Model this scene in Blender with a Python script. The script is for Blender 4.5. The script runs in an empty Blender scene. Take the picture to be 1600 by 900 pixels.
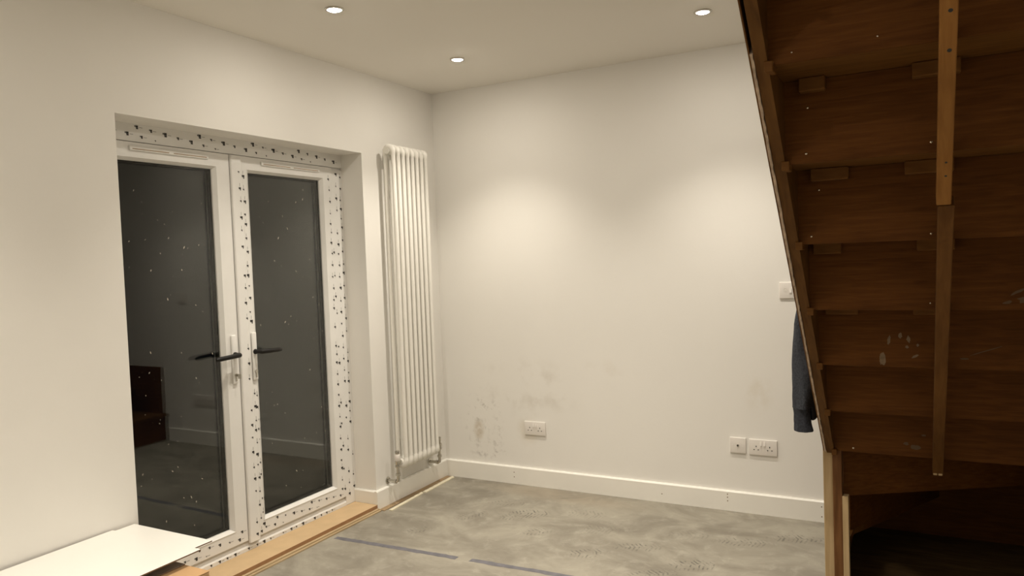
import bpy, bmesh, math, random
from mathutils import Vector, Matrix, noise
random.seed(7)
sc = bpy.context.scene
COL = sc.collection
R = math.radians

# ------------------------------------------------------------------ camera
F_PX = 1161.3
CAM = Vector((2.7573, -4.11, 1.432)); YAW, PITCH, ROLL = 0.4938, 0.0403, -0.0375
fw = Vector((-math.sin(YAW)*math.cos(PITCH), math.cos(YAW)*math.cos(PITCH), -math.sin(PITCH)))
rt = Vector((math.cos(YAW), math.sin(YAW), 0)); up = rt.cross(fw)
r2 = rt*math.cos(ROLL) + up*math.sin(ROLL); u2 = up*math.cos(ROLL) - rt*math.sin(ROLL)
cd = bpy.data.cameras.new('camera'); cam = bpy.data.objects.new('camera', cd); COL.objects.link(cam)
cam.matrix_world = Matrix(((r2.x, u2.x, -fw.x, CAM.x), (r2.y, u2.y, -fw.y, CAM.y), (r2.z, u2.z, -fw.z, CAM.z), (0, 0, 0, 1)))
cd.sensor_fit = 'HORIZONTAL'; cd.sensor_width = 36; cd.lens = 36*F_PX/1600; cd.clip_start = 0.02
sc.camera = cam
# ------------------------------------------------------------------ world: night outside
w = bpy.data.worlds.new('night'); sc.world = w; w.use_nodes = True
w.node_tree.nodes['Background'].inputs[0].default_value = (0.30, 0.33, 0.40, 1)
w.node_tree.nodes['Background'].inputs[1].default_value = 0.004
# ------------------------------------------------------------------ exposure, lamp strength
sc.view_settings.view_transform = 'Standard'; sc.view_settings.look = 'None'
sc.view_settings.exposure = 0.0; sc.view_settings.gamma = 1.0; sc.view_settings.use_curve_mapping = False
LAMP_W = 66
LAMP_COL = (1.0, 0.912, 0.788)
LAMP_CONE = 104; LAMP_BLEND = 1.0; LENS = 515
H = 2.523                       # ceiling height
LAMPS = [(0.60, -0.63), (0.60, -1.61), (1.935, -0.646), (1.935, -1.62), (1.935, -2.60), (0.60, -3.4), (1.935, -3.6), (0.60, -4.9), (1.935, -4.9)]

# ------------------------------------------------------------------ material helpers
def new_mat(name):
    m = bpy.data.materials.new(name); m.use_nodes = True
    nt = m.node_tree; b = nt.nodes['Principled BSDF']
    return m, nt, b
def plain(name, col, rough=.5, metal=0, spec=.5, vary=0, scale=8, bump=0, bscale=60, coat=0):
    m, nt, b = new_mat(name)
    b.inputs['Base Color'].default_value = (*col, 1); b.inputs['Roughness'].default_value = rough
    b.inputs['Metallic'].default_value = metal; b.inputs['Specular IOR Level'].default_value = spec
    b.inputs['Coat Weight'].default_value = coat
    tc = nt.nodes.new('ShaderNodeTexCoord')
    if vary:
        n = nt.nodes.new('ShaderNodeTexNoise'); n.inputs['Scale'].default_value = scale; n.inputs['Detail'].default_value = 6
        nt.links.new(tc.outputs['Object'], n.inputs['Vector'])
        r = nt.nodes.new('ShaderNodeValToRGB')
        r.color_ramp.elements[0].position = .3; r.color_ramp.elements[1].position = .7
        r.color_ramp.elements[0].color = (*[c*(1-vary) for c in col], 1); r.color_ramp.elements[1].color = (*[min(1, c*(1+vary)) for c in col], 1)
        nt.links.new(n.outputs['Fac'], r.inputs['Fac']); nt.links.new(r.outputs['Color'], b.inputs['Base Color'])
    if bump:
        n2 = nt.nodes.new('ShaderNodeTexNoise'); n2.inputs['Scale'].default_value = bscale; n2.inputs['Detail'].default_value = 4
        nt.links.new(tc.outputs['Object'], n2.inputs['Vector'])
        bp = nt.nodes.new('ShaderNodeBump'); bp.inputs['Strength'].default_value = bump; bp.inputs['Distance'].default_value = .004
        nt.links.new(n2.outputs['Fac'], bp.inputs['Height']); nt.links.new(bp.outputs['Normal'], b.inputs['Normal'])
    return m
def wood(name, dark, light, stretch=(1, 14, 14), scale=3.0, rough=.55, bump=.15, blot=.35, spec=.15):
    """grain running along local x unless stretch says otherwise"""
    m, nt, b = new_mat(name); L = nt.links
    tc = nt.nodes.new('ShaderNodeTexCoord'); mp = nt.nodes.new('ShaderNodeMapping'); mp.inputs['Scale'].default_value = stretch
    L.new(tc.outputs['Object'], mp.inputs['Vector'])
    n = nt.nodes.new('ShaderNodeTexNoise'); n.inputs['Scale'].default_value = scale; n.inputs['Detail'].default_value = 8; n.inputs['Distortion'].default_value = .6
    L.new(mp.outputs['Vector'], n.inputs['Vector'])
    r = nt.nodes.new('ShaderNodeValToRGB'); r.color_ramp.elements[0].position = .3; r.color_ramp.elements[1].position = .72
    r.color_ramp.elements[0].color = (*dark, 1); r.color_ramp.elements[1].color = (*light, 1)
    L.new(n.outputs['Fac'], r.inputs['Fac'])
    n2 = nt.nodes.new('ShaderNodeTexNoise'); n2.inputs['Scale'].default_value = 3.5; n2.inputs['Detail'].default_value = 3
    L.new(tc.outputs['Object'], n2.inputs['Vector'])
    mx = nt.nodes.new('ShaderNodeMix'); mx.data_type = 'RGBA'; mx.blend_type = 'MULTIPLY'
    mr = nt.nodes.new('ShaderNodeMapRange'); mr.inputs['From Min'].default_value = .35; mr.inputs['From Max'].default_value = .65
    mr.inputs['To Min'].default_value = 0; mr.inputs['To Max'].default_value = blot
    L.new(n2.outputs['Fac'], mr.inputs['Value']); L.new(mr.outputs['Result'], mx.inputs['Factor'])
    L.new(r.outputs['Color'], mx.inputs['A']); mx.inputs['B'].default_value = (.45, .42, .38, 1)
    L.new(mx.outputs['Result'], b.inputs['Base Color'])
    b.inputs['Roughness'].default_value = rough; b.inputs['Specular IOR Level'].default_value = spec
    if bump:
        bp = nt.nodes.new('ShaderNodeBump'); bp.inputs['Strength'].default_value = bump; bp.inputs['Distance'].default_value = .003
        L.new(n.outputs['Fac'], bp.inputs['Height']); L.new(bp.outputs['Normal'], b.inputs['Normal'])
    return m
class NB:
    """tiny node builder for masks in object space"""
    def __init__(s, nt): s.nt = nt
    def math(s, op, a, b=None, c=None, clamp=False):
        n = s.nt.nodes.new('ShaderNodeMath'); n.operation = op; n.use_clamp = clamp
        for i, v in enumerate((a, b, c)):
            if v is None: continue
            if isinstance(v, (int, float)): n.inputs[i].default_value = v
            else: s.nt.links.new(v, n.inputs[i])
        return n.outputs[0]
    def noise(s, vec, scale, detail=4, rough=.55, dist=0):
        n = s.nt.nodes.new('ShaderNodeTexNoise'); n.inputs['Scale'].default_value = scale; n.inputs['Detail'].default_value = detail
        n.inputs['Roughness'].default_value = rough; n.inputs['Distortion'].default_value = dist
        s.nt.links.new(vec, n.inputs['Vector']); return n.outputs['Fac']
    def ramp(s, v, lo, hi):
        n = s.nt.nodes.new('ShaderNodeMapRange'); n.inputs['From Min'].default_value = lo; n.inputs['From Max'].default_value = hi
        n.interpolation_type = 'SMOOTHSTEP'; s.nt.links.new(v, n.inputs['Value']); return n.outputs['Result']
    def ellipse(s, cu, cv, u, v, ru, rv, ang=0, soft=.5):
        du = s.math('SUBTRACT', cu, u); dv = s.math('SUBTRACT', cv, v); ca, sa = math.cos(ang), math.sin(ang)
        p = s.math('ADD', s.math('MULTIPLY', du, ca), s.math('MULTIPLY', dv, sa))
        q = s.math('SUBTRACT', s.math('MULTIPLY', dv, ca), s.math('MULTIPLY', du, sa))
        d = s.math('SQRT', s.math('ADD', s.math('POWER', s.math('DIVIDE', s.math('ABSOLUTE', p), ru), 2), s.math('POWER', s.math('DIVIDE', s.math('ABSOLUTE', q), rv), 2)))
        n = s.nt.nodes.new('ShaderNodeMapRange'); n.inputs['From Min'].default_value = 1; n.inputs['From Max'].default_value = 1-soft
        n.interpolation_type = 'SMOOTHSTEP'; s.nt.links.new(d, n.inputs['Value'])
        return n.outputs['Result'], p, q
    def mix(s, fac, a, b, blend='MIX'):
        n = s.nt.nodes.new('ShaderNodeMix'); n.data_type = 'RGBA'; n.blend_type = blend
        for k, v in (('Factor', fac), ('A', a), ('B', b)):
            if isinstance(v, (int, float)): n.inputs[k].default_value = v
            elif isinstance(v, tuple): n.inputs[k].default_value = (*v, 1)
            else: s.nt.links.new(v, n.inputs[k])
        return n.outputs['Result']

WALL = (.84, .82, .775)
M = {}
M['wall'] = plain('wall_paint', WALL, .75, spec=.25, vary=.015, scale=3, bump=.06, bscale=90)
M['ceiling'] = plain('ceiling_paint', (.83, .80, .74), .85, spec=.2, bump=.04, bscale=80)
M['skirt'] = plain('skirting_paint', (.87, .85, .79), .45, spec=.4, vary=.02, scale=5)
M['upvc'] = plain('white_upvc', (.80, .79, .76), .28, spec=.5, vary=.02, scale=9)
M['rad'] = plain('radiator_enamel', (.84, .82, .76), .3, spec=.5)
M['chrome'] = plain('chrome', (.55, .53, .48), .18, metal=1)
M['ink'] = plain('black_print', (.025, .023, .02), .5)
M['black'] = plain('black_handle', (.010, .009, .008), .45, spec=.25)
M['plastic'] = plain('white_switch_plastic', (.80, .76, .71), .3)
M['hole'] = plain('dark_socket_hole', (.02, .018, .015), .6)
M['mdf'] = plain('mdf_threshold', (.57, .41, .235), .55, vary=.06, scale=12, spec=.3)
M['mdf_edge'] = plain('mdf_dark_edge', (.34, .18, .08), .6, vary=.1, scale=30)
M['board'] = plain('white_melamine', (.84, .83, .78), .35, vary=.01, scale=4)
M['hardboard'] = plain('hardboard_brown', (.16, .09, .045), .7, vary=.15, scale=20)
M['card'] = plain('brown_carton', (.50, .31, .15), .75, vary=.06, scale=10)
M['cardtape'] = plain('carton_tape', (.58, .42, .24), .25)
M['ply'] = wood('ply_layers', (.38, .28, .16), (.62, .49, .31), (14, 1, 30), 3, bump=.1, blot=.2)
M['strip'] = plain('pale_floor_strip', (.72, .66, .50), .6, vary=.08, scale=15)
M['subfloor'] = wood('sub_floor_batten', (.30, .20, .11), (.48, .36, .22), (14, 1, 14), 4, blot=.5)
M['tape'] = plain('blue_floor_tape', (.135, .132, .148), .6, vary=.2, scale=25)
M['riser'] = wood('dark_stained_riser', (.098, .034, .0062), (.155, .058, .0115), (2, 10, 24), 4, rough=.65, blot=.5, spec=.12)
M['tread'] = wood('dark_stained_tread', (.115, .048, .0095), (.185, .081, .018), (1.5, 16, 16), 4, rough=.65, blot=.4, spec=.12)
M['string'] = wood('brown_stringer', (.10, .043, .010), (.17, .078, .020), (14, 2, 2), 4, rough=.6, blot=.4)
M['bearer'] = wood('pine_bearer', (.26, .115, .028), (.35, .165, .045), (16, 2, 2), 4, rough=.6, blot=.3)
M['bearer_old'] = wood('old_bearer', (.125, .052, .012), (.185, .085, .023), (16, 2, 2), 4, rough=.6, blot=.5)
M['block'] = wood('pine_glue_block', (.13, .054, .012), (.20, .088, .022), (2, 12, 12), 4, rough=.65, blot=.3)
M['pine'] = wood('pale_pine_post', (.44, .31, .16), (.58, .43, .25), (18, 18, 1.2), 3, rough=.6, blot=.2)
M['postbrown'] = wood('brown_post', (.13, .055, .02), (.22, .105, .04), (16, 16, 1.5), 4, rough=.5, blot=.3)
M['plaster'] = plain('ragged_plaster_edge', (.50, .38, .28), .9, vary=.25, scale=40, bump=.5, bscale=80)
M['nail'] = plain('bright_nail', (.75, .68, .55), .25, metal=1)
M['smear'] = plain('pale_paint_smear', (.20, .135, .075), .7, vary=.35, scale=60)
M['cobweb'] = plain('dusty_cobweb', (.12, .075, .04), .9)
M['hoodie'] = plain('charcoal_fleece', (.052, .056, .066), .95, spec=.1, vary=.3, scale=160, bump=.6, bscale=220)
M['hoodie_dark'] = plain('charcoal_rib', (.040, .043, .052), .95, spec=.1, vary=.3, scale=120, bump=.4, bscale=160)
M['understair'] = wood('understair_shade_brown', (.10, .060, .024), (.19, .118, .048), (2, 14, 14), 3, rough=.8, blot=.5)  # dark brown standing in for the shade on the ground under the stair

# glass
m, nt, b = new_mat('door_glass')
b.inputs['Base Color'].default_value = (.93, .95, .93, 1); b.inputs['Transmission Weight'].default_value = 1
b.inputs['Roughness'].default_value = .0; b.inputs['IOR'].default_value = 1.40
M['glass'] = m
m, nt, b = new_mat('glass_dust'); b.inputs['Base Color'].default_value = (.50, .46, .38, 1); b.inputs['Roughness'].default_value = .9
M['dust'] = m
m, nt, b = new_mat('lamp_glow'); b.inputs['Base Color'].default_value = (1, 1, 1, 1)
b.inputs['Emission Color'].default_value = (*LAMP_COL, 1); b.inputs['Emission Strength'].default_value = LENS
M['glow'] = m

# back wall: paint with damp stains of their own shape
m, nt, b = new_mat('back_wall_paint'); n = NB(nt); tc = nt.nodes.new('ShaderNodeTexCoord'); sp = nt.nodes.new('ShaderNodeSeparateXYZ')
ob = tc.outputs['Object']; nt.links.new(ob, sp.inputs[0]); X_, Z_ = sp.outputs['X'], sp.outputs['Z']
fine = n.noise(ob, 22, 6, .65); mid = n.noise(ob, 7, 5); big = n.noise(ob, 1.6, 3)
base = n.mix(n.ramp(big, .3, .7), tuple(c*.985 for c in WALL), WALL)
def stain(base, u, v, ru, rv, col, amt, nz, lo, hi, ang=0, soft=.7):
    e, _, _ = n.ellipse(X_, Z_, u, v, ru, rv, ang, soft)
    f = n.math('MULTIPLY', n.math('MULTIPLY', e, n.ramp(nz, lo, hi)), amt)
    return n.mix(f, base, col)
base = stain(base, .262, .325, .050, .085, (.52, .43, .31), .60, fine, .25, .55)          # yellow-brown patch
base = stain(base, .29, .36, .20, .30, (.40, .37, .33), .55, fine, .52, .72)              # grey speckle round it
base = stain(base, .34, .19, .20, .06, (.42, .38, .35), .60, fine, .48, .70)
base = stain(base, .32, .50, .10, .05, (.45, .42, .38), .60, fine, .50, .68)
base = stain(base, .40, .34, .05, .14, (.50, .46, .41), .5, fine, .48, .66)
base = stain(base, .62, .62, .50, .22, (.60, .55, .48), .45, mid, .48, .70)
base = stain(base, .62, .34, .10, .12, (.66, .58, .45), .35, mid, .35, .6)
base = stain(base, 1.12, .72, .26, .12, (.70, .65, .57), .25, mid, .5, .72)
base = stain(base, 2.02, .66, .10, .14, (.72, .66, .56), .40, mid, .40, .6)
nt.links.new(base, b.inputs['Base Color']); b.inputs['Roughness'].default_value = .75; b.inputs['Specular IOR Level'].default_value = .25
bp = nt.nodes.new('ShaderNodeBump'); bp.inputs['Strength'].default_value = .08; bp.inputs['Distance'].default_value = .004
nt.links.new(n.noise(ob, 60, 4), bp.inputs['Height']); nt.links.new(bp.outputs['Normal'], b.inputs['Normal'])
M['wall_back'] = m

# floor: bare concrete with trowel marks, stains and dusty boot prints
m, nt, b = new_mat('concrete_floor'); n = NB(nt); tc = nt.nodes.new('ShaderNodeTexCoord'); sp = nt.nodes.new('ShaderNodeSeparateXYZ')
ob = tc.outputs['Object']; nt.links.new(ob, sp.inputs[0]); X_, Y_ = sp.outputs['X'], sp.outputs['Y']
mp = nt.nodes.new('ShaderNodeMapping'); mp.inputs['Scale'].default_value = (1.0, 1.5, 1); mp.inputs['Rotation'].default_value = (0, 0, .15); nt.links.new(ob, mp.inputs['Vector'])
c1 = n.noise(mp.outputs['Vector'], 2.4, 8, .62, .8); c2 = n.noise(ob, 11, 7, .65, .4); c3 = n.noise(ob, 70, 4); c4 = n.noise(ob, 26, 5)
base = n.mix(n.ramp(c1, .32, .70), (.205, .185, .148), (.335, .310, .252))
base = n.mix(n.math('MULTIPLY', n.ramp(c2, .50, .72), .35), base, (.46, .43, .36))
base = n.mix(n.math('MULTIPLY', n.ramp(c2, .46, .30), .32), base, (.22, .20, .16))
base = n.mix(n.math('MULTIPLY', n.ramp(c3, .55, .8), .3), base, (.28, .26, .22))
e, _, _ = n.ellipse(X_, Y_, .85, -.12, .75, .16, -.06, .8)
base = n.mix(n.math('MULTIPLY', n.math('MULTIPLY', e, n.ramp(c1, .3, .6)), .6), base, (.30, .25, .185))
PRINTS = [(.86, -.47, .13, .055, .3, 1), (1.02, -.70, .085, .04, .7, .9), (.80, -.55, .10, .045, .5, .55), (1.36, -.86, .11, .05, .55, .8), (1.56, -.70, .13, .05, .35, .8), (1.86, -.80, .12, .055, .45, 1.1),
          (2.02, -.44, .16, .05, .2, .7), (2.24, -.30, .15, .05, .25, .8), (1.15, -.36, .14, .06, .2, .4), (.56, -.62, .11, .05, .9, .7), (1.72, -.97, .13, .05, .6, .9), (.42, -.92, .08, .04, .8, .6), (.66, -.36, .13, .05, .3, .45), (1.30, -.55, .13, .06, .3, .35), (1.75, -.45, .14, .05, .3, .35)]
for (px, py, ru, rv, ang, amt) in PRINTS:
    e, p, q = n.ellipse(X_, Y_, px, py, ru*1.1, rv*1.35, ang, .45)
    bars = n.ramp(n.math('SINE', n.math('ADD', n.math('MULTIPLY', p, 300), n.math('ADD', n.math('MULTIPLY', n.math('ABSOLUTE', q), 120), n.math('MULTIPLY', c4, 8)))), .0, .8)
    f = n.math('MULTIPLY', n.math('MULTIPLY', e, bars), n.ramp(c4, .43, .60))
    base = n.mix(n.math('MULTIPLY', f, .95*amt, clamp=True), base, (.11, .105, .088))
nt.links.new(base, b.inputs['Base Color']); b.inputs['Roughness'].default_value = .62; b.inputs['Specular IOR Level'].default_value = .35
bp = nt.nodes.new('ShaderNodeBump'); bp.inputs['Strength'].default_value = .25; bp.inputs['Distance'].default_value = .004
nt.links.new(c2, bp.inputs['Height']); nt.links.new(bp.outputs['Normal'], b.inputs['Normal'])
M['floor'] = m

# ------------------------------------------------------------------ geometry helpers
ORG = {}
def tag(o, label=None, cat=None, group=None, kind=None):
    if label: o['label'] = label
    if cat: o['category'] = cat
    if group: o['group'] = group
    if kind: o['kind'] = kind
    return o
def empty(name, loc):
    o = bpy.data.objects.new(name, None); COL.objects.link(o); o.location = loc; o.empty_display_size = .05
    ORG[o.name] = Vector(loc); return o
def link(name, bm, mat, parent=None, origin=None, smooth=False, mats=None):
    """mesh given in world coordinates; stored relative to its own origin"""
    bmesh.ops.recalc_face_normals(bm, faces=bm.faces[:])
    if origin is None:
        if len(bm.verts):
            lo = Vector([min(v.co[i] for v in bm.verts) for i in range(3)]); hi = Vector([max(v.co[i] for v in bm.verts) for i in range(3)])
            origin = Vector(((lo.x+hi.x)/2, (lo.y+hi.y)/2, lo.z))
        else: origin = Vector((0, 0, 0))
    origin = Vector(origin)
    for v in bm.verts: v.co -= origin
    me = bpy.data.meshes.new(name); bm.to_mesh(me); bm.free()
    for x in (mats or [mat]): me.materials.append(M[x])
    if smooth:
        for p in me.polygons: p.use_smooth = True
        try: me.set_sharp_from_angle(angle=R(40))
        except Exception: pass
    o = bpy.data.objects.new(name, me); COL.objects.link(o)
    if parent is not None:
        o.parent = parent; o.location = origin - ORG[parent.name]
    else: o.location = origin
    ORG[o.name] = origin
    return o
def bbox(bm, a, b, bevel=0, seg=2, mi=0):
    x0, x1 = sorted((a[0], b[0])); y0, y1 = sorted((a[1], b[1])); z0, z1 = sorted((a[2], b[2]))
    vs = [bm.verts.new(p) for p in ((x0, y0, z0), (x1, y0, z0), (x1, y1, z0), (x0, y1, z0), (x0, y0, z1), (x1, y0, z1), (x1, y1, z1), (x0, y1, z1))]
    fs = [bm.faces.new([vs[i] for i in f]) for f in ((0, 3, 2, 1), (4, 5, 6, 7), (0, 1, 5, 4), (1, 2, 6, 5), (2, 3, 7, 6), (3, 0, 4, 7))]
    for f in fs: f.material_index = mi
    if bevel:
        es = list({e for f in fs for e in f.edges})
        bmesh.ops.bevel(bm, geom=es, offset=bevel, segments=seg, profile=.5, affect='EDGES')
    return vs
def box(name, a, b, mat, parent=None, bevel=.002, seg=2):
    bm = bmesh.new(); bbox(bm, a, b, bevel, seg); return link(name, bm, mat, parent)
def prism(bm, poly, axis, a, b):
    """poly: 2D points in the two other axes (cyclic order x,y,z without axis)"""
    def P(p, t):
        if axis == 0: return (t, p[0], p[1])
        if axis == 1: return (p[0], t, p[1])
        return (p[0], p[1], t)
    v0 = [bm.verts.new(P(p, a)) for p in poly]; v1 = [bm.verts.new(P(p, b)) for p in poly]
    k = len(poly); bm.faces.new(v0[::-1]); bm.faces.new(v1)
    for i in range(k): bm.faces.new((v0[i], v0[(i+1) % k], v1[(i+1) % k], v1[i]))
def cyl(bm, p0, p1, r0, r1=None, n=16, caps=True):
    p0, p1 = Vector(p0), Vector(p1); r1 = r0 if r1 is None else r1
    d = (p1-p0).normalized(); a = d.orthogonal().normalized(); c = d.cross(a)
    A = [bm.verts.new(p0 + (a*math.cos(t)+c*math.sin(t))*r0) for t in [2*math.pi*i/n for i in range(n)]]
    B = [bm.verts.new(p1 + (a*math.cos(t)+c*math.sin(t))*r1) for t in [2*math.pi*i/n for i in range(n)]]
    for i in range(n): bm.faces.new((A[i], A[(i+1) % n], B[(i+1) % n], B[i]))
    if caps: bm.faces.new(A[::-1]); bm.faces.new(B)
def lathe(bm, c, prof, n=24, axis=2):
    """prof: list of (r, h) along axis from c"""
    rings = []
    for r, h in prof:
        ring = []
        for i in range(n):
            t = 2*math.pi*i/n; q = [0, 0, 0]; q[axis] = h; q[(axis+1) % 3] = r*math.cos(t); q[(axis+2) % 3] = r*math.sin(t)
            ring.append(bm.verts.new(Vector(c)+Vector(q)))
        rings.append(ring)
    for a, b in zip(rings, rings[1:]):
        for i in range(n): bm.faces.new((a[i], a[(i+1) % n], b[(i+1) % n], b[i]))
    return rings
def tube(bm, pts, rad, n=12, caps=True):
    pts = [Vector(p) for p in pts]; rings = []; prev = None
    rads = rad if isinstance(rad, (list, tuple)) else [rad]*len(pts)
    for i, p in enumerate(pts):
        d = (pts[min(i+1, len(pts)-1)] - pts[max(i-1, 0)]).normalized()
        if prev is None: a = d.orthogonal().normalized()
        else: a = (prev - d*prev.dot(d)).normalized()
        prev = a; c = d.cross(a); r = rads[i]; ru, rv = r if isinstance(r, tuple) else (r, r)
        rings.append([bm.verts.new(p + a*math.cos(2*math.pi*k/n)*ru + c*math.sin(2*math.pi*k/n)*rv) for k in range(n)])
    for A, B in zip(rings, rings[1:]):
        for k in range(n): bm.faces.new((A[k], A[(k+1) % n], B[(k+1) % n], B[k]))
    if caps: bm.faces.new(rings[0][::-1]); bm.faces.new(rings[-1])
    return rings

# ================================================================== THE ROOM
XR, YF = 3.32, -6.4
YL, YR, ZT = -2.236, -0.742, 2.063       # door opening in the left wall
T = .018; HB = .111
tag(box('floor', (-.32, YF-.1, -.1), (XR+.1, .1, 0), 'floor', bevel=0), 'bare grey concrete floor with dusty boot prints', kind='structure')
bm = bmesh.new(); SX = 2.430; SY0 = -3.30
bbox(bm, (-.1, YF-.1, H), (SX, .1, H+.2)); bbox(bm, (SX, YF-.1, H), (XR+.1, SY0, H+.2))
tag(link('ceiling', bm, 'ceiling'), 'plain white ceiling with small recessed downlights', kind='structure')
tag(box('wall_back', (-.3, 0, 0), (XR+.1, .1, 4.9), 'wall_back', bevel=0), 'white painted back wall with damp stains low down', kind='structure')
ORGB = bpy.data.objects['wall_back']
for v in ORGB.data.vertices: v.co += ORGB.location       # stains are laid out in room coordinates
ORGB.location = (0, 0, 0)
fl = bpy.data.objects['floor']
for v in fl.data.vertices: v.co += fl.location
fl.location = (0, 0, 0)
bm = bmesh.new()
bbox(bm, (-.32, YF-.1, 0), (0, YL, H+.2)); bbox(bm, (-.32, YR, 0), (0, 0, H+.2)); bbox(bm, (-.32, YL, ZT), (0, YR, H+.2))
tag(link('wall_left', bm, 'wall'), 'white plastered wall with the deep opening of the garden doors', kind='structure')
tag(box('wall_right', (XR, YF-.1, 0), (XR+.1, 0, 4.9), 'wall', bevel=0), 'white wall beyond the staircase', kind='structure')
tag(box('wall_front', (0, YF-.1, 0), (XR, YF, H), 'wall', bevel=0), 'white wall behind the viewer', kind='structure')
# stairwell above the ceiling
bm = bmesh.new(); bbox(bm, (SX-.1, SY0-.1, H+.2), (SX, 0, 4.9)); bbox(bm, (SX, SY0-.1, H+.2), (XR, SY0, 4.9)); bbox(bm, (SX-.1, SY0-.1, 4.9), (XR+.1, .1, 5.0))
tag(link('wall_stairwell', bm, 'wall'), 'white walls of the stairwell on the floor above', kind='structure')

# skirting boards: chamfered top
def skirt_profile(t, h): return [(0, 0), (t, 0), (t, h-.006), (t-.006, h), (0, h)]
bm = bmesh.new(); prism(bm, [(-p, z) for p, z in skirt_profile(T, HB)], 0, T, 2.43)
bb = tag(link('baseboard_back', bm, 'skirt'), 'plain white skirting board along the back wall', kind='structure')
bm = bmesh.new(); prism(bm, skirt_profile(T, HB), 1, YR-T, 0)
bl = tag(link('baseboard_left', bm, 'skirt'), 'white skirting board under the tall radiator', kind='structure')
bm = bmesh.new(); prism(bm, [(YR-p, z) for p, z in skirt_profile(T, HB)], 0, -.150, -.0005)
tag(link('baseboard_reveal', bm, 'skirt'), 'short white skirting return inside the door reveal', kind='structure')
bm = bmesh.new()
for (sx, sz) in ((.52, .045), (.52, .075), (1.48, .05), (1.85, .055), (1.85, .075), (1.85, .092), (2.33, .082), (2.33, .03)):
    cyl(bm, (sx, -T-.0006, sz), (sx, -T+.001, sz), .0032, n=8)
link('screw_holes', bm, 'hardboard', bb)

# ------------------------------------------------------------------ garden doors
XD = -.150
def ring_pieces(names, parent, y0, y1, z0, z1, prof, mat):
    """mitred rectangular frame; prof = closed list of (inset, x)"""
    outs = []
    C = [(y0, z0, 1, 1), (y1, z0, -1, 1), (y1, z1, -1, -1), (y0, z1, 1, -1)]
    for i, nm in enumerate(names):           # bottom, right, top, left
        bm = bmesh.new(); a, b = C[i], C[(i+1) % 4]
        A = [bm.verts.new((x, a[0]+a[2]*d, a[1]+a[3]*d)) for d, x in prof]
        B = [bm.verts.new((x, b[0]+b[2]*d, b[1]+b[3]*d)) for d, x in prof]
        k = len(prof)
        for j in range(k): bm.faces.new((A[j], A[(j+1) % k], B[(j+1) % k], B[j]))
        bm.faces.new(A[::-1]); bm.faces.new(B)
        outs.append(link(nm, bm, mat, parent))
    return outs
def marks(bm, rng, y, z, horiz, big, x, sc_=1.0):
    """one printed mark of the protective tape: a small broken square, often with a thin tail"""
    s = (.0062 if big else .0042)*rng.uniform(.8, 1.15)*sc_
    def quad(a0, a1, c0, c1):
        if horiz: ys, zs = (y+a0, y+a1), (z+c0, z+c1)
        else: ys, zs = (y+c0, y+c1), (z+a0, z+a1)
        bm.faces.new([bm.verts.new((x, yy, zz)) for yy, zz in ((ys[0], zs[0]), (ys[1], zs[0]), (ys[1], zs[1]), (ys[0], zs[1]))])
    quad(0, s*1.5, -s*.2, s); quad(s*.2, s*1.5, -s, -s*.25); quad(-s*.7, -s*.1, s*.1, s*.9)
    if rng.random() < .75: quad(s*2.1, s*2.1+.016, -.0007, .0007)
frame = empty('trim_1', (XD, (YL+YR)/2, .03)); tag(frame, 'white plastic door frame with printed protective tape', kind='structure')
FZ0, FZ1 = .036, ZT
fo = .009
# outer frame members
fprof_j = [(0, -.22), (0, XD), (.080, XD), (.080, XD-.012), (.066, XD-.012), (.066, -.22)]
bm = bmesh.new(); prism(bm, [(-.22, 1.975), (XD-.012, 1.975), (XD-.012, 1.988), (XD, 1.988), (XD, ZT), (-.22, ZT)], 1, YL, YR)
head = link('frame_head', bm, 'upvc', frame)
bm = bmesh.new(); prism(bm, [(-.22, YR), (XD, YR), (XD, -.833), (XD-.012, -.833), (XD-.012, -.82), (-.22, -.82)][::-1], 2, .0355, 1.975)
jambR = link('frame_jamb', bm, 'upvc', frame)
bm = bmesh.new(); prism(bm, [(-.22, YL), (XD, YL), (XD, -2.213), (XD-.012, -2.213), (XD-.012, -2.225), (-.22, -2.225)], 2, .0355, 1.975)
jambL = link('frame_jamb', bm, 'upvc', frame)
bm = bmesh.new(); prism(bm, [(-.22, .002), (XD, .002), (XD, .052), (XD-.004, .058), (XD-.020, .083), (-.22, .083)], 1, -2.2128, -.8332)
sill = link('frame_sill', bm, 'upvc', frame)

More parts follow.
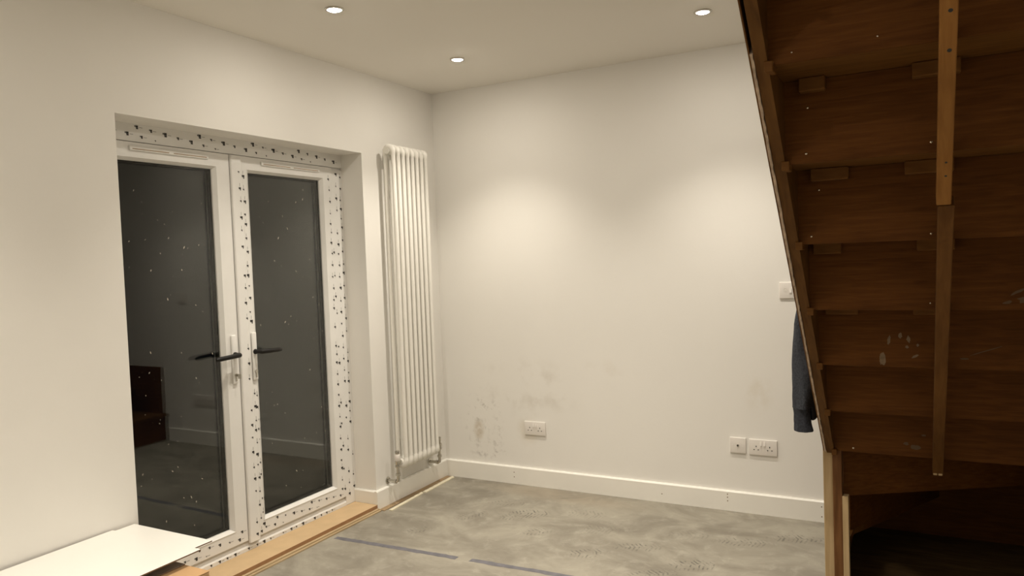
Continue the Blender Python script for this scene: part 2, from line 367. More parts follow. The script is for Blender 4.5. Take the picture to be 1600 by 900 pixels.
def sash(name, y0, y1, label, glass_y, stiles):
    z0, z1 = .086, 1.985
    e = empty(name, (XD, (y0+y1)/2, z0)); tag(e, label, kind='structure')
    gy0, gy1 = glass_y; gz0, gz1 = .170, 1.907
    XF = XD+.004; XG = XD-.012; XB = -.212
    bead = .014
    # four mitred members with a sloping glazing bead
    quadC = [((y0, z0), (gy0, gz0)), ((y1, z0), (gy1, gz0)), ((y1, z1), (gy1, gz1)), ((y0, z1), (gy0, gz1))]
    for i, nm in enumerate(('bottom_rail', 'stile', 'top_rail', 'stile')):
        bm = bmesh.new()
        def sect(q):
            (oy, oz), (iy, iz) = q
            def at(f, x):  # f=0 outer, 1 = inner sight line
                return (x, oy+(iy-oy)*f, oz+(iz-oz)*f)
            return [at(0, XB), at(0, XF-.003), at(.03, XF), at(.80, XF), at(.84, XF+.003), at(1, XG), at(1, XB)]
        A = [bm.verts.new(p) for p in sect(quadC[i])]; B = [bm.verts.new(p) for p in sect(quadC[(i+1) % 4])]
        k = len(A)
        for j in range(k): bm.faces.new((A[j], A[(j+1) % k], B[(j+1) % k], B[j]))
        bm.faces.new(A[::-1]); bm.faces.new(B)
        stiles[nm+str(i)] = link(nm, bm, 'upvc', e)
    for x in (XG-.006, XG-.030):
        p = box('pane', (x-.004, gy0-.004, gz0-.004), (x, gy1+.004, gz1+.004), 'glass', e, bevel=0)
    # dark spacer bar between the panes
    bm = bmesh.new()
    for a, b in (((gy0-.004, gz0-.004), (gy0+.009, gz1+.004)), ((gy1-.009, gz0-.004), (gy1+.004, gz1+.004)), ((gy0, gz0-.004), (gy1, gz0+.009)), ((gy0, gz1-.009), (gy1, gz1+.004))):
        bbox(bm, (XG-.0295, a[0], a[1]), (XG-.0105, b[0], b[1]))
    link('pane_spacer', bm, 'hole', e)
    # dirt specks on the glass
    rng = random.Random(len(name)*31+int(abs(y0)*100)); bm = bmesh.new(); x = XG-.0056
    for _ in range(60):
        cy, cz = rng.uniform(gy0+.02, gy1-.02), rng.uniform(gz0+.02, gz1-.05); s = rng.choice((.0015, .002, .0026, .0036)); st = rng.uniform(.8, 2.6)
        an = rng.uniform(-.8, .8)
        vs = []
        for k in range(6):
            t = 2*math.pi*k/6; a, c = math.cos(t)*s*.6*rng.uniform(.7, 1.2), math.sin(t)*s*st*rng.uniform(.7, 1.2)
            vs.append(bm.verts.new((x, cy+a*math.cos(an)-c*math.sin(an), cz+a*math.sin(an)+c*math.cos(an))))
        bm.faces.new(vs)
    tag(link('dirt_specks', bm, 'dust', e), kind='stuff')
    return e
S1, S2 = {}, {}
d1 = sash('door_1', -2.211, -1.5575, 'left glazed garden door leaf nearer the white boards', (-2.152, -1.652), S1)
d2 = sash('door_2', -1.5545, -.8345, 'right glazed garden door leaf with printed tape on its stiles', (-1.432, -.924), S2)
# cover strip (astragal) of the right leaf
bm = bmesh.new(); prism(bm, [(-.1462, -1.556), (-.137, -1.554), (-.135, -1.548), (-.135, -1.498), (-.140, -1.489), (-.1462, -1.486)], 2, .074, 1.982)
astr = link('cover_strip', bm, 'upvc', d2)
# trickle vents
for d, a, b in ((d1, -2.083, -1.682), (d2, -1.360, -.940)):
    v = box('trickle_vent', (XD+.0035, a, 1.948), (XD+.013, b, 1.968), 'upvc', d, bevel=.003)
    n_ = 2
    for i in range(n_):
        s = (b-a)/n_; box('vent_slot', (XD+.0125, a+s*i+.012, 1.953), (XD+.0136, a+s*(i+1)-.012, 1.9565), 'subfloor', v, bevel=0)
# handles
def handle(d, yp, sgn, has_key):
    x0 = XD+.004 if sgn < 0 else -.1450
    h = empty('handle', (x0, yp, 1.0)); ORG[h.name] = Vector((x0, yp, 1.0)); h.parent = d; h.location = Vector((x0, yp, 1.0)) - ORG[d.name]
    bm = bmesh.new(); bbox(bm, (x0, yp-.0145, .872), (x0+.012, yp+.0145, 1.110), .005, 3)
    link('backplate', bm, 'upvc', h, smooth=True)
    bm = bmesh.new(); zc = 1.014
    cyl(bm, (x0+.012, yp, zc), (x0+.022, yp, zc), .013, .012, 20)
    pts = [(x0+.020, yp, zc), (x0+.040, yp, zc), (x0+.050, yp+sgn*.006, zc), (x0+.054, yp+sgn*.025, zc), (x0+.054, yp+sgn*.07, zc-.002), (x0+.052, yp+sgn*.115, zc-.004), (x0+.046, yp+sgn*.138, zc-.006)]
    tube(bm, pts, [.0105, .0105, .012, .0118, .0112, .0112, .008], 14)
    link('lever', bm, 'black', h, smooth=True)
    bm = bmesh.new(); cyl(bm, (x0+.0118, yp, .915), (x0+.017, yp, .915), .0085, n=16); bbox(bm, (x0+.0118, yp-.005, .886), (x0+.0165, yp+.005, .913), .002)
    link('lock_cylinder', bm, 'chrome', h)
    if has_key:
        bm = bmesh.new(); bbox(bm, (x0+.017, yp-.001, .908), (x0+.030, yp+.001, .920)); bbox(bm, (x0+.026, yp-.0012, .898), (x0+.046, yp+.0012, .922), .001)
        link('key', bm, 'chrome', h)
handle(d1, -1.593, -1, True); handle(d2, -1.468, 1, False)
# printed protective tape marks
rng = random.Random(3)
def mark_mesh(parent, fn):
    bm = bmesh.new(); fn(bm); me = link('printed_marks', bm, 'ink', parent); return me
def diag_row(bm, x, y0, y1, zt, zb, period, step, nper, start, sc_=1.4):
    y = start
    while y < y1:
        for i in range(nper):
            yy = y+step*i; zz = zt+(zb-zt)*i/(nper-1)
            if y0+.01 < yy < y1-.02: marks(bm, rng, yy, zz, True, i % 2 == 0, x, sc_ if i < nper-1 else .6)
        y += period
mark_mesh(head, lambda bm: diag_row(bm, XD+.0006, -2.22, YR-.012, 2.050, 2.002, .318, .068, 7, -2.36))
def vert_dots(bm, x, ys, z0, z1, step, wob=.004):
    for k, y in enumerate(ys):
        z = z0+step*.5*k
        i = 0
        while z < z1:
            if rng.random() < .86: marks(bm, rng, y+rng.uniform(-wob, wob), z, False, i % 2 == 0, x, 1.2)
            i += 1; z += step*rng.choice((.8, 1, 1, 1.1))
mark_mesh(jambR, lambda bm: vert_dots(bm, XD+.0006, (-.800, -.764), .09, 1.99, .066))
mark_mesh(S2['stile1'], lambda bm: vert_dots(bm, XD+.0046, (-.862,), .13, 1.93, .060))
mark_mesh(astr, lambda bm: vert_dots(bm, -.1346, (-1.509,), .10, 1.94, .075))
mark_mesh(S2['stile3'], lambda bm: vert_dots(bm, XD+.0046, (-1.474, -1.456), .10, .84, .062))
mark_mesh(S2['stile3'], lambda bm: vert_dots(bm, XD+.0046, (-1.474,), 1.16, 1.94, .062))
mark_mesh(S2['bottom_rail0'], lambda bm: diag_row(bm, XD+.0046, -1.47, -.85, .140, .100, .25, .058, 6, -1.62, 1.1))
mark_mesh(S1['bottom_rail0'], lambda bm: diag_row(bm, XD+.0046, -2.15, -1.575, .142, .100, .25, .058, 6, -2.35, 1.25))
mark_mesh(sill, lambda bm: [marks(bm, rng, -2.2+.046*i+rng.uniform(-.006, .006), .045, True, i % 2 == 0, XD+.0006, 1.15) for i in range(29) if i % 5 != 3])
mark_mesh(S2['stile1'], lambda bm: vert_dots(bm, XD+.0046, (-.846,), .13, 1.60, .12))

# ------------------------------------------------------------------ threshold, strips on the floor
bm = bmesh.new(); bbox(bm, (XD+.0008, YL+.001, .0155), (.018, -.7605, .035), .0012)
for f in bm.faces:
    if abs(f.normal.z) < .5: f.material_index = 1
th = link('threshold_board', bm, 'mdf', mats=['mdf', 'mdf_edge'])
tag(th, 'tan fibreboard threshold lying along the foot of the glazed doors', 'threshold')
ub = box('plywood_packer', (XD+.0008, YL+.001, 0), (.044, -.7605, .0075), 'ply', bevel=.001); tag(ub, 'lower pale plywood strip packed under the tan threshold', 'plywood strip')
ub = box('plywood_packer', (XD+.0008, YL+.001, .0078), (.032, -.7605, .0152), 'ply', bevel=.001); tag(ub, 'upper pale plywood strip directly beneath the tan threshold', 'plywood strip')
bm = bmesh.new(); bbox(bm, (T+.0005, -.75, 0), (.058, -.03, .004), .001)
tag(link('floor_batten', bm, 'subfloor'), 'rough tan batten on the floor against the skirting under the radiator', 'batten')
def strip(p0, p1, wd, label):
    d = Vector((p1[0]-p0[0], p1[1]-p0[1], 0)).normalized(); nn = Vector((-d.y, d.x, 0))*wd/2
    bm = bmesh.new(); q = [Vector((*p0, 0))+nn, Vector((*p1, 0))+nn+d*.01, Vector((*p1, 0))-nn-d*.008, Vector((*p0, 0))-nn]
    v0 = [bm.verts.new(p) for p in q]; v1 = [bm.verts.new(p+Vector((0, 0, .006))) for p in q]
    bm.faces.new(v0); bm.faces.new(v1)
    for i in range(4): bm.faces.new((v0[i], v0[(i+1) % 4], v1[(i+1) % 4], v1[i]))
    tag(link('edging_strip', bm, 'strip'), label, 'strip')
strip((.090, -.735), (.074, -.395), .022, 'cream strip on the concrete, the one ending nearer the door threshold')
strip((.080, -.385), (.072, -.040), .028, 'cream strip on the concrete reaching into the room corner')
def tape(p0, p1, wd, label):
    bm = bmesh.new(); N = 40; rg = random.Random(int(p0[0]*100)); A = []
    for i in range(N+1):
        t = i/N; c = Vector((p0[0]+(p1[0]-p0[0])*t, p0[1]+(p1[1]-p0[1])*t, .0006)); e1, e2 = rg.uniform(-.003, .003), rg.uniform(-.003, .003)
        A.append([bm.verts.new(c+Vector((0, s*(wd/2)+e, h))) for s, e, h in ((-1, e1, 0), (1, e2, 0), (1, e2, -.0005), (-1, e1, -.0005))])
    for a, b in zip(A, A[1:]):
        for k in range(4): bm.faces.new((a[k], a[(k+1) % 4], b[(k+1) % 4], b[k]))
    bm.faces.new(A[0]); bm.faces.new(A[-1][::-1])
    tag(link('floor_tape', bm, 'tape'), label, 'tape')
tape((.075, -1.181), (.812, -1.157), .034, 'dark blue tape line on the concrete starting beside the threshold')
tape((.884, -1.151), (1.95, -1.118), .034, 'dark blue tape line on the concrete running out of view in the foreground')

# ------------------------------------------------------------------ radiator
rad = empty('column_radiator', (.08, -.41, .222)); tag(rad, 'tall white vertical column radiator beside the garden doors', 'radiator')
RZ0, RZ1 = .222, 2.112; pitch = .0465; nsec = 8; ry0 = -.611+pitch/2
mesh_cache = {}
for i in range(nsec):
    y = ry0+pitch*i
    for nm in ('column', 'top_header', 'bottom_header'):
        if nm not in mesh_cache:
            bm = bmesh.new()
            if nm == 'column':
                for x in (.052, .108): cyl(bm, (x, y, RZ0+.055), (x, y, RZ1-.055), .0126, n=16, caps=False)
            else:
                zc, s = (RZ1-.03, 1) if nm[0] == 't' else (RZ0+.03, -1)
                # rounded header joining the two tubes
                for x in (.052, .108):
                    tube(bm, [(x, y, zc-s*.027), (x, y, zc-s*.012), (x+(.08-x)*.12, y, zc+s*.006), (x+(.08-x)*.45, y, zc+s*.018), (.08, y, zc+s*.022)], [.0126, .0155, .0195, .0205, .0205], 16)
                cyl(bm, (.08, y-pitch/2+.0004, zc-s*.002), (.08, y+pitch/2-.0004, zc-s*.002), .0165, n=18)
            o = link(nm, bm, 'rad', rad, origin=(.08, y, RZ0), smooth=True); mesh_cache[nm] = o
        else:
            o = mesh_cache[nm].copy(); COL.objects.link(o); o.location = Vector((.08, y, RZ0)) - ORG[rad.name]
for zb in (1.86, .36):
    for yy in (-.50, -.32):
        bm = bmesh.new(); cyl(bm, (.001, yy, zb), (.044, yy, zb), .007, n=10); bbox(bm, (.0005, yy-.018, zb-.02), (.006, yy+.018, zb+.02), .002)
        link('wall_bracket', bm, 'rad', rad)
def valve(yv, s, nm, thermo):
    v = empty(nm, (.08, yv, .12)); ORG[v.name] = Vector((.08, yv, .12)); v.parent = rad; v.location = Vector((.08, yv, .12))-ORG[rad.name]
    bm = bmesh.new(); zr = RZ0+.032
    cyl(bm, (.08, yv-s*.0, zr), (.08, (ry0-pitch/2 if s > 0 else ry0+pitch*(nsec-.5)), zr), .009, n=14)      # tail into the radiator
    lathe(bm, (.08, yv, zr-.022), [(.0001, -.004), (.016, -.004), (.017, .006), (.0145, .012), (.017, .018), (.017, .034), (.0001, .034)], 16)
    link('valve_body', bm, 'chrome', v, smooth=True)
    bm = bmesh.new()
    if thermo:
        lathe(bm, (.08, yv, zr+.012), [(.0001, 0), (.015, 0), (.0175, .004), (.0175, .034), (.015, .040), (.0001, .040)], 18)
        link('valve_head', bm, 'plastic', v, smooth=True)
        bm = bmesh.new(); lathe(bm, (.08, yv, zr+.052), [(.0001, 0), (.0135, 0), (.0145, .016), (.011, .021), (.0001, .021)], 18)
        link('valve_cap', bm, 'chrome', v, smooth=True)
    else:
        lathe(bm, (.08, yv, zr+.012), [(.0001, 0), (.0105, 0), (.0105, .010), (.012, .012), (.0135, .036), (.0115, .042), (.0001, .042)], 18)
        link('valve_head', bm, 'chrome', v, smooth=True)
    bm = bmesh.new(); tube(bm, [(.08, yv, zr-.02), (.08, yv, .160), (.078, yv, .148), (.068, yv, .142), (.001, yv, .142)], .0095, 12)
    link('supply_pipe', bm, 'chrome', v, smooth=True)
    bm = bmesh.new(); lathe(bm, (.001, yv, .142), [(.0098, 0), (.021, 0), (.020, .004), (.0098, .005)], 18, axis=0)
    link('pipe_collar', bm, 'chrome', v)
    for p, q in (((.08, yv, .178), (.08, yv, .192)), ((.055, yv, .142), (.066, yv, .142))):
        bm = bmesh.new(); cyl(bm, p, q, .0145, n=6); link('pipe_nut', bm, 'chrome', v)
valve(-.636, 1, 'thermostatic_valve', True); valve(-.198, -1, 'lockshield_valve', False)

# ------------------------------------------------------------------ sockets and switch on the back wall
def plate(name, x0, z0, wd, label, cat):
    e = empty(name, (x0+wd/2, 0, z0)); tag(e, label, cat)
    bm = bmesh.new(); bbox(bm, (x0, -.0095, z0), (x0+wd, -.0005, z0+.086), .0028, 3)
    link('faceplate', bm, 'plastic', e, smooth=True)
    return e
def pins(e, cx, z0):
    for dx, dz, w_, h_ in ((0, .0475, .0045, .008), (-.011, .030, .0068, .0042), (.011, .030, .0068, .0042)):
        box('pin_hole', (cx+dx-w_/2, -.0101, z0+dz-h_/2), (cx+dx+w_/2, -.0094, z0+dz+h_/2), 'hole', e, bevel=0)
def rocker(e, cx, zc, w_=.0095, h_=.021):
    bm = bmesh.new(); prism(bm, [(-.0094, zc-h_/2), (-.0094, zc+h_/2), (-.0108, zc+h_/2), (-.0145, zc-h_/2)], 0, cx-w_/2, cx+w_/2)
    link('rocker_switch', bm, 'plastic', e)
def screws(e, x0, wd, z0):
    for sx in (x0+.0128, x0+wd-.0128):
        bm = bmesh.new(); cyl(bm, (sx, -.0099, z0+.043), (sx, -.0090, z0+.043), .0026, n=10); link('screw', bm, 'plastic', e)
for x0, lab in ((.601, 'white double wall socket alone on the wall near the damp patch'), (1.969, 'white double wall socket next to the small square outlet plate')):
    e = plate('double_socket', x0, .321, .146, lab, 'socket')
    pins(e, x0+.038, .321); pins(e, x0+.108, .321)
    rocker(e, x0+.064, .321+.064); rocker(e, x0+.082, .321+.064); screws(e, x0, .146, .321)
    e['group'] = 'double sockets on the back wall'
e = plate('aerial_outlet', 1.868, .323, .086, 'small square white outlet plate with one central hole', 'outlet')
bm = bmesh.new(); lathe(bm, (1.911, -.0094, .366), [(.0065, 0), (.0065, -.004), (.0042, -.004), (.0042, 0)], 18, axis=1); link('coax_ring', bm, 'chrome', e)
bm = bmesh.new(); cyl(bm, (1.911, -.0100, .366), (1.911, -.0094, .366), .0042, n=16); link('coax_hole', bm, 'hole', e); screws(e, 1.868, .086, .323)
e = plate('fused_switch', 2.144, 1.166, .086, 'square white fused switch high on the wall beside the stairs', 'switch')
rocker(e, 2.144+.056, 1.209, .012, .024)
bm = bmesh.new()
lathe(bm, (2.144+.031, -.0094, 1.212), [(.0105, 0), (.0105, -.0012), (.0085, -.0012), (.0085, 0)], 20, axis=1); bbox(bm, (2.172, -.0104, 1.206), (2.178, -.0094, 1.218), .001)
link('fuse_holder', bm, 'ceiling', e)

# ------------------------------------------------------------------ downlights
ORD = ['first', 'second', 'third', 'fourth', 'fifth', 'sixth']
LABELS = ['small recessed downlight in the ceiling nearest the room corner', 'recessed ceiling downlight above the garden doors', 'recessed ceiling downlight beside the staircase edge']
for i, (lx, ly) in enumerate(LAMPS):
    e = empty('downlight', (lx, ly, H)); tag(e, LABELS[i] if i < 3 else 'ceiling downlight out of view in the %s row, %s from the back wall' % (('garden door' if lx < 1 else 'stair side'), ORD[sum(1 for q in LAMPS if q[0] == lx and q[1] > ly)]), 'downlight', 'ceiling downlights')
    bm = bmesh.new(); lathe(bm, (lx, ly, H), [(.041, 0), (.041, -.003), (.037, -.006), (.031, -.0065), (.0285, -.003), (.0285, 0)], 28)
    link('bezel', bm, 'chrome', e, smooth=True)
    bm = bmesh.new(); lathe(bm, (lx, ly, H), [(.0001, -.0095), (.012, -.0090), (.022, -.0075), (.0282, -.0045), (.0284, -.0005), (.0001, -.0005)], 28)
    link('lamp_lens', bm, 'glow', e, smooth=True)
    ld = bpy.data.lights.new('downlight_beam', 'SPOT'); ld.energy = LAMP_W; ld.color = LAMP_COL; ld.spot_size = R(LAMP_CONE); ld.spot_blend = LAMP_BLEND; ld.shadow_soft_size = .03
    lo = bpy.data.objects.new('downlight_beam', ld); COL.objects.link(lo); lo.parent = e; lo.location = (0, 0, -.045)

# ------------------------------------------------------------------ staircase seen from beneath
SXI, Y0, Z0, G, RS = 2.470, -2.2878, 1.8555, .23059, .2062
SIN, SOUT = 2.474, 2.446; XE = XR-.03
st = empty('staircase', (2.46, -.90, 0)); tag(st, 'dark brown wooden staircase with winders, seen from its open underside', 'staircase')
def yk(k): return Y0+k*G
def zk(k): return Z0-k*RS
KTOP = -4
def raw_off(y0_, y1_): return
# stringers: sloped boards (in the y,z plane)
def slope_poly(off0, off1, ka, kb):
    nv = Vector((RS, G)).normalized()      # normal pointing up/back
    a = Vector((yk(ka), zk(ka))); b = Vector((yk(kb), zk(kb)))
    return [tuple(a+nv*off0), tuple(b+nv*off0), tuple(b+nv*off1), tuple(a+nv*off1)]
bm = bmesh.new(); P = slope_poly(-.012, .235, KTOP, 6.05); prism(bm, P, 0, SOUT, SIN); link('stringer', bm, 'string', st)
bm = bmesh.new(); prism(bm, P, 0, XE-.03, XE); link('stringer', bm, 'string', st)
# ragged plaster line and hardboard cladding on the room side of the stringer
rg = random.Random(5); N = 150
def ragged(x0, x1, off, ka, kb, amp, nm, mat, back=.22):
    bm = bmesh.new(); nv = Vector((RS, G)).normalized(); prev = None; o_ = off
    for i in range(N+1):
        k = ka+(kb-ka)*i/N; c = Vector((yk(k), zk(k))); o_ = off+ (o_-off)*.6 + rg.uniform(-amp, amp)
        p = c+nv*o_; q = c+nv*back; xi = x1-abs(rg.gauss(0, amp*.35))
        cur = [bm.verts.new((x0, *p)), bm.verts.new((xi, *p)), bm.verts.new((xi, *q)), bm.verts.new((x0, *q))]
        if prev:
            for j in range(4): bm.faces.new((prev[j], prev[(j+1) % 4], cur[(j+1) % 4], cur[j]))
        else: bm.faces.new(cur)
        prev = cur
    bm.faces.new(prev[::-1]); link(nm, bm, mat, st)
ragged(2.4385, SOUT-.0005, -.016, -.15, 6.0, .003, 'plaster_edge', 'plaster')
ragged(2.4345, 2.4382, -.013, KTOP, 6.0, .0006, 'hardboard_cladding', 'bearer_old')
# treads, risers, blocks, wedges
tr_o = ri_o = wd_o = None
def put(cache, name, fn, mat, at_, parent=st):
    if cache is None:
        bm = bmesh.new(); fn(bm); return link(name, bm, mat, parent, origin=at_)
    o = cache.copy(); COL.objects.link(o); o.location = Vector(at_)-ORG[parent.name]; ORG[o.name] = Vector(at_); return o
riser_of = {}
for k in range(KTOP, 7):
    y, z = yk(k), zk(k)
    if k < 6:
        fn = lambda bm, y=y, z=z: bbox(bm, (SIN-.006, y, z), (XE-.024, y+G+.022, z+.026), .003, 1)
        o = put(tr_o, 'tread', fn, 'tread', (2.8, y, z)); tr_o = tr_o or o
    fn = lambda bm, y=y, z=z: bbox(bm, (SIN-.006, y-.012, z-.004), (XE-.024, y-.0002, z+RS-.0005), .001, 1)
    o = put(ri_o, 'riser', fn, 'riser', (2.8, y, z)); ri_o = ri_o or o; riser_of[k] = o
    # wedge end showing beside the stringer
    fn = lambda bm, y=y, z=z: bbox(bm, (SIN-.008, y-.026, z-.020), (SIN+.012, y+.02, z+.004), .002, 1)
    o = put(wd_o, 'wedge', fn, 'block', (2.48, y, z)); wd_o = wd_o or o
bl_x = {0: ((2.514, 2.575), (2.765, 2.864)), 1: ((2.512, 2.609), (2.745, 2.858)), 2: ((2.490, 2.569), (2.772, 2.868)), 3: ((2.50, 2.60), (2.76, 2.86)), 4: ((2.50, 2.60), (2.76, 2.86)), -1: ((2.512, 2.60), (2.76, 2.86)), -2: ((2.512, 2.60), (2.76, 2.86))}
for k, spans in bl_x.items():
    for (a, b_) in spans:
        y1 = yk(k+1)-.0125; z1 = zk(k)-.0005
        bm = bmesh.new(); bbox(bm, (a, y1-.034, z1-.034), (b_, y1, z1), .002, 1); link('glue_block', bm, 'block', st)
# bearer up the middle: newer pine piece above, older one below
def bearer(x0, x1, ka, kb, mat, o0=-.0115, o1=-.050):
    nv = Vector((RS, G)).normalized(); P = slope_poly(o0, o1, ka, kb)
    bm = bmesh.new(); prism(bm, P, 0, x0, x1); bmesh.ops.recalc_face_normals(bm, faces=bm.faces[:])
    bmesh.ops.bevel(bm, geom=bm.edges[:], offset=.002, segments=1, affect='EDGES'); return link('centre_bearer', bm, mat, st)
b1 = bearer(2.8135, 2.8455, KTOP, 1.44, 'bearer'); b2 = bearer(2.817, 2.853, 1.452, 6.16, 'bearer_old')
nv3 = Vector((0, RS, G)).normalized()
for k in (-.32, -.02, .98, 1.12): # dark nail holes in the bearer
    c = Vector((2.832, yk(k), zk(k)))-nv3*.0502; bm = bmesh.new(); cyl(bm, c, c+nv3*.002, .0045 if k < 0 else .003, n=10); link('nail_hole', bm, 'hole', b1)
bm = bmesh.new()
for xx in (2.827, 2.844):
    c = Vector((xx, yk(6.13), zk(6.13)))-nv3*.040; bbox(bm, c-Vector((.0075, .010, .012)), c+Vector((.0055, .010, .006)), .001, 1)
link('bearer_end_chip', bm, 'pine', b2)
# nails and paint smears on riser backs
def on_riser(k, pts, nm, mat, r):
    for (x, z) in pts:
        bm = bmesh.new(); y = yk(k)-.012; lathe(bm, (x, y, z), [(r, .0008), (r*.9, -.001), (r*.5, -.002), (.0001, -.0024)], 10, axis=1)
        link(nm, bm, mat, riser_of[k], smooth=True)
def rz(k, f): return zk(k)+RS*f
on_riser(0, [(2.525, rz(0, .09)), (2.70, rz(0, .12))], 'nail_head', 'nail', .0028)
on_riser(1, [(2.525, rz(1, .10)), (2.803, rz(1, .10)), (2.53, rz(1, .66))], 'nail_head', 'nail', .0034)
on_riser(2, [(2.508, rz(2, .09)), (2.805, rz(2, .06)), (2.53, rz(2, .72))], 'nail_head', 'nail', .0032)
on_riser(3, [(2.805, rz(3, .08))], 'nail_head', 'nail', .003)
on_riser(6, [(2.545, rz(6, .06))], 'nail_head', 'nail', .004)
def smear(k, cx, cz, ru, rv, ang=0, mat='smear', seed=0):
    bm = bmesh.new(); rs = random.Random(seed+int(cx*1000)); y = yk(k)-.0126; vs = []
    for i in range(14):
        t = 2*math.pi*i/14; a, c = ru*math.cos(t)*rs.uniform(.7, 1.15), rv*math.sin(t)*rs.uniform(.75, 1.15)
        vs.append(bm.verts.new((cx+a*math.cos(ang)-c*math.sin(ang), y, cz+a*math.sin(ang)+c*math.cos(ang))))
    bm.faces.new(vs); link('paint_smear', bm, mat, riser_of[k])
zz = zk(4)
for a in ((2.669, 1.052, .011, .022), (2.689, 1.115, .005, .016, -.2), (2.722, 1.131, .006, .010, 0), (2.746, 1.119, .006, .012, .1), (2.741, 1.094, .005, .005), (2.772, 1.10, .004, .005), (2.764, 1.064, .012, .004, .5)): smear(4, *a)
for a in ((3.02, 1.285, .022, .004, .5), (3.045, 1.262, .03, .010, .05), (2.995, 1.255, .012, .005, .3)): smear(3, *a, mat='cobweb')
for a in ((2.955, 1.085, .05, .0016, .35), (2.90, 1.06, .012, .003, 0)): smear(4, *a, mat='cobweb')
for a in ((2.76, .652, .018, .010), (2.73, .664, .010, .006), (2.79, .70, .008, .004)): smear(6, *a, mat='cobweb')
# newel post, brown upright, pale batten
box('newel_post', (2.430, -.895, 0), (2.4675, -.835, 1.55), 'pine', st, bevel=.003)
box('brown_upright', (2.4670, -.915, 0), (2.5015, -.8590, .617), 'postbrown', st, bevel=.003)
box('pale_batten', (2.5010, -.918, 0), (2.5235, -.880, .432), 'pine', st, bevel=.002)
# winders: risers fan out from the newel
NX, NY = 2.503, -.845
def wriser(ang, z0, z1, length, px, py, nm='winder_riser'):
    d = Vector((math.cos(ang), math.sin(ang), 0)); nn = Vector((-d.y, d.x, 0))*.006; p = Vector((px, py, 0)); q = p+d*length
    bm = bmesh.new(); V0 = [bm.verts.new((*(c).xy, z0)) for c in (p-nn, q-nn, q+nn, p+nn)]; V1 = [bm.verts.new((*(c).xy, z1)) for c in (p-nn, q-nn, q+nn, p+nn)]
    bm.faces.new(V0[::-1]); bm.faces.new(V1)
    for i in range(4): bm.faces.new((V0[i], V0[(i+1) % 4], V1[(i+1) % 4], V1[i]))
    return link(nm, bm, 'riser', st)
A1, A2 = R(31.6), R(63.2)
wriser(A1, .408, .617, .91, 2.497, -.829)
wriser(A2, .202, .411, .78, 2.509, -.712)
box('winder_riser', (2.4685, -.8595, 0), (2.4885, -.001, .205), 'riser', st, bevel=.001)
def wtread(poly, z):
    bm = bmesh.new(); prism(bm, poly, 2, z, z+.022); link('winder_tread', bm, 'tread', st)
e1 = (2.508+.90*math.cos(A1), -.822+.90*math.sin(A1)); e2 = (2.509+.78*math.cos(A2), -.712+.78*math.sin(A2))
wtread([(2.500, -.89), (XE-.02, -.89), (e1[0], e1[1]+.025), (2.500, -.79)], .6175)
wtread([(2.500, -.83), (e1[0], e1[1]), (XE-.02, -.032), (e2[0]-.03, -.032), (2.475, -.72)], .4115)
wtread([(2.450, -.832), (2.515, -.832), (2.528, -.69), (e2[0]+.004, -.002), (2.450, -.002)], .2052)
box('wall_stringer', (2.492, -.030, .013), (XE, -.001, .62), 'riser', st, bevel=.002)
box('wall_stringer', (XE, -.90, .013), (XR-.001, -.001, .62), 'riser', st, bevel=.002)
# dark board added over the concrete to stand in for shade under the stair
us = box('understair_shade_board', (2.489, -.858, 0), (XE, -.001, .012), 'understair', bevel=.002); tag(us, 'dark brown boarding added on the ground for the shade beneath the stairs', 'board')

# ------------------------------------------------------------------ hooded sweatshirt on the wall
hd = empty('hooded_sweatshirt', (2.39, -.92, .70)); tag(hd, 'charcoal grey sweatshirt hanging on the room side of the staircase, one sleeve dangling', 'sweatshirt')
def cloth_tube(name, pts, rads, mat, n=28, wr=.006, seed=1, folds=3, parent=None):
    bm = bmesh.new(); P = []; Q = []
    sub = 6
    for i in range(len(pts)-1):
        for s in range(sub):
            t = s/sub; t2 = t*t*(3-2*t)
            P.append(Vector(pts[i]).lerp(Vector(pts[i+1]), t)); Q.append(tuple(rads[i][j]+(rads[i+1][j]-rads[i][j])*t2 for j in (0, 1)))
    P.append(Vector(pts[-1])); Q.append(rads[-1]); rings = []
    for i, (c, (ru, rv)) in enumerate(zip(P, Q)):
        ring = []
        for k in range(n):
            a = 2*math.pi*k/n; f = 1+ (wr/ru)*(math.sin(folds*a+seed+i*.12)+.6*math.sin((folds+2)*a-i*.2+seed*2)) + .05*noise.noise(Vector((math.cos(a)*2, math.sin(a)*2, c.z*14+seed)))
            ring.append(bm.verts.new(c+Vector((math.cos(a)*ru*f, math.sin(a)*rv*f, 0))))
        rings.append(ring)
    for A, B in zip(rings, rings[1:]):
        for k in range(n): bm.faces.new((A[k], A[(k+1) % n], B[(k+1) % n], B[k]))
    bm.faces.new(rings[0]); bm.faces.new(rings[-1][::-1])
    return link(name, bm, mat, parent or hd, smooth=True)
sl = cloth_tube('sleeve', [(2.405, -1.03, 1.36), (2.394, -1.02, 1.24), (2.383, -1.01, 1.13), (2.381, -1.00, 1.02), (2.380, -1.00, .93), (2.374, -1.00, .855), (2.368, -1.00, .797)], [(.022, .035), (.028, .045), (.037, .050), (.042, .052), (.041, .05), (.038, .046), (.035, .042)], 'hoodie', seed=1, wr=.0032)
cloth_tube('cuff', [(2.367, -1.00, .799), (2.368, -1.00, .775), (2.370, -1.00, .740), (2.373, -1.00, .706)], [(.033, .038), (.030, .035), (.032, .036), (.036, .038)], 'hoodie_dark', wr=.001, seed=2, folds=7, parent=sl)
cloth_tube('body', [(2.408, -.93, 1.42), (2.404, -.92, 1.34), (2.400, -.87, 1.15), (2.398, -.82, .95), (2.398, -.80, .80), (2.398, -.80, .745)], [(.016, .05), (.024, .10), (.028, .15), (.030, .17), (.030, .18), (.028, .17)], 'hoodie', seed=4, folds=4, wr=.003, n=36)
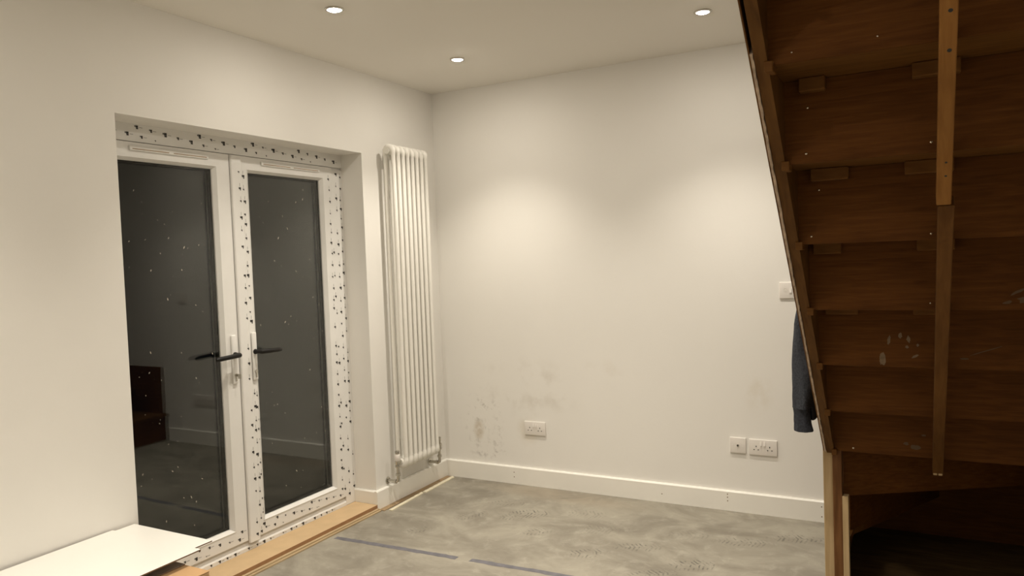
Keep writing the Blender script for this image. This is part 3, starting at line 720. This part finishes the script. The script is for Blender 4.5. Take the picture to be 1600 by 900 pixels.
cloth_tube('hood', [(2.386, -.90, 1.22), (2.374, -.90, 1.28), (2.380, -.91, 1.36), (2.404, -.93, 1.44)], [(.018, .05), (.028, .075), (.026, .065), (.012, .02)], 'hoodie', seed=6, wr=.002)
sl2 = cloth_tube('sleeve', [(2.405, -.80, 1.34), (2.40, -.70, 1.22), (2.40, -.62, 1.05), (2.40, -.60, .88), (2.40, -.60, .80)], [(.022, .03), (.028, .042), (.030, .045), (.030, .044), (.027, .038)], 'hoodie', seed=9, wr=.0025)
cloth_tube('cuff', [(2.40, -.60, .802), (2.40, -.60, .71)], [(.026, .034), (.026, .034)], 'hoodie_dark', wr=.001, seed=3, folds=7, parent=sl2)
hk = empty('coat_hook', (2.434, -.93, 1.40)); tag(hk, 'small metal hook on the staircase newel post carrying the grey sweatshirt', 'hook')
bm = bmesh.new(); bbox(bm, (2.4262, -.873, 1.425), (2.4297, -.857, 1.485), .001); link('hook_plate', bm, 'chrome', hk)
bm = bmesh.new(); tube(bm, [(2.428, -.865, 1.455), (2.412, -.89, 1.449), (2.404, -.92, 1.447), (2.402, -.93, 1.455), (2.402, -.932, 1.468)], .004, 10); link('hook_arm', bm, 'chrome', hk, smooth=True)

# ------------------------------------------------------------------ white boards stacked on a carton, bottom left
ct = empty('cardboard_carton', (.32, -2.95, 0)); tag(ct, 'light brown carton under the stacked white boards', 'carton')
CX0, CX1, CY0, CY1, CZ = .06, .606, -3.55, -2.395, .392
box('carton_body', (CX0, CY0, 0), (CX1, CY1, CZ-.004), 'card', ct, bevel=.004)
mid_ = (CX0+CX1)/2
box('carton_flap', (CX0, CY0, CZ-.0038), (mid_-.001, CY1, CZ), 'card', ct, bevel=.001); box('carton_flap', (mid_+.001, CY0, CZ-.0038), (CX1, CY1, CZ), 'card', ct, bevel=.001)
box('carton_tape', (mid_-.025, CY0-.0006, CZ+.0001), (mid_+.025, CY1+.0006, CZ+.0006), 'cardtape', ct, bevel=0)
def sheet(x0, x1, y0, y1, z, th, rot, label):
    bm = bmesh.new(); c = Vector(((x0+x1)/2, (y0+y1)/2)); ca, sa = math.cos(rot), math.sin(rot)
    pts = [(x0, y0), (x1, y0), (x1, y1), (x0, y1)]; q = [(c.x+(p[0]-c.x)*ca-(p[1]-c.y)*sa, c.y+(p[0]-c.x)*sa+(p[1]-c.y)*ca) for p in pts]
    prism(bm, q, 2, z, z+th); bmesh.ops.recalc_face_normals(bm, faces=bm.faces[:])
    for f in bm.faces: f.material_index = 0 if f.normal.z > .5 else 1
    tag(link('white_board', bm, 'board', mats=['board', 'hardboard']), label, 'board', 'white boards stacked on the carton')
sheet(.04, .490, -3.60, -2.40, CZ+.0008, .004, .01, 'lowest white faced board of the stack, its pale edge showing in the shadow')
sp_ = box('spacer_batten', (.10, -2.60, CZ+.0052), (.43, -2.56, CZ+.0322), 'pine', bevel=.001); tag(sp_, 'wooden spacer batten between the stacked white boards, nearer the doors', 'batten')
sp_ = box('spacer_batten', (.10, -3.40, CZ+.0052), (.43, -3.36, CZ+.0322), 'pine', bevel=.001); tag(sp_, 'wooden spacer batten between the stacked white boards, farther from the doors', 'batten')
sheet(.012, .462, -3.55, -2.262, CZ+.0325, .0045, .0, 'middle white board of the stack, reaching closest to the glazed door')
sheet(.016, .513, -3.62, -2.349, CZ+.0373, .0045, .012, 'topmost white board of the stack, overlapping the one below')
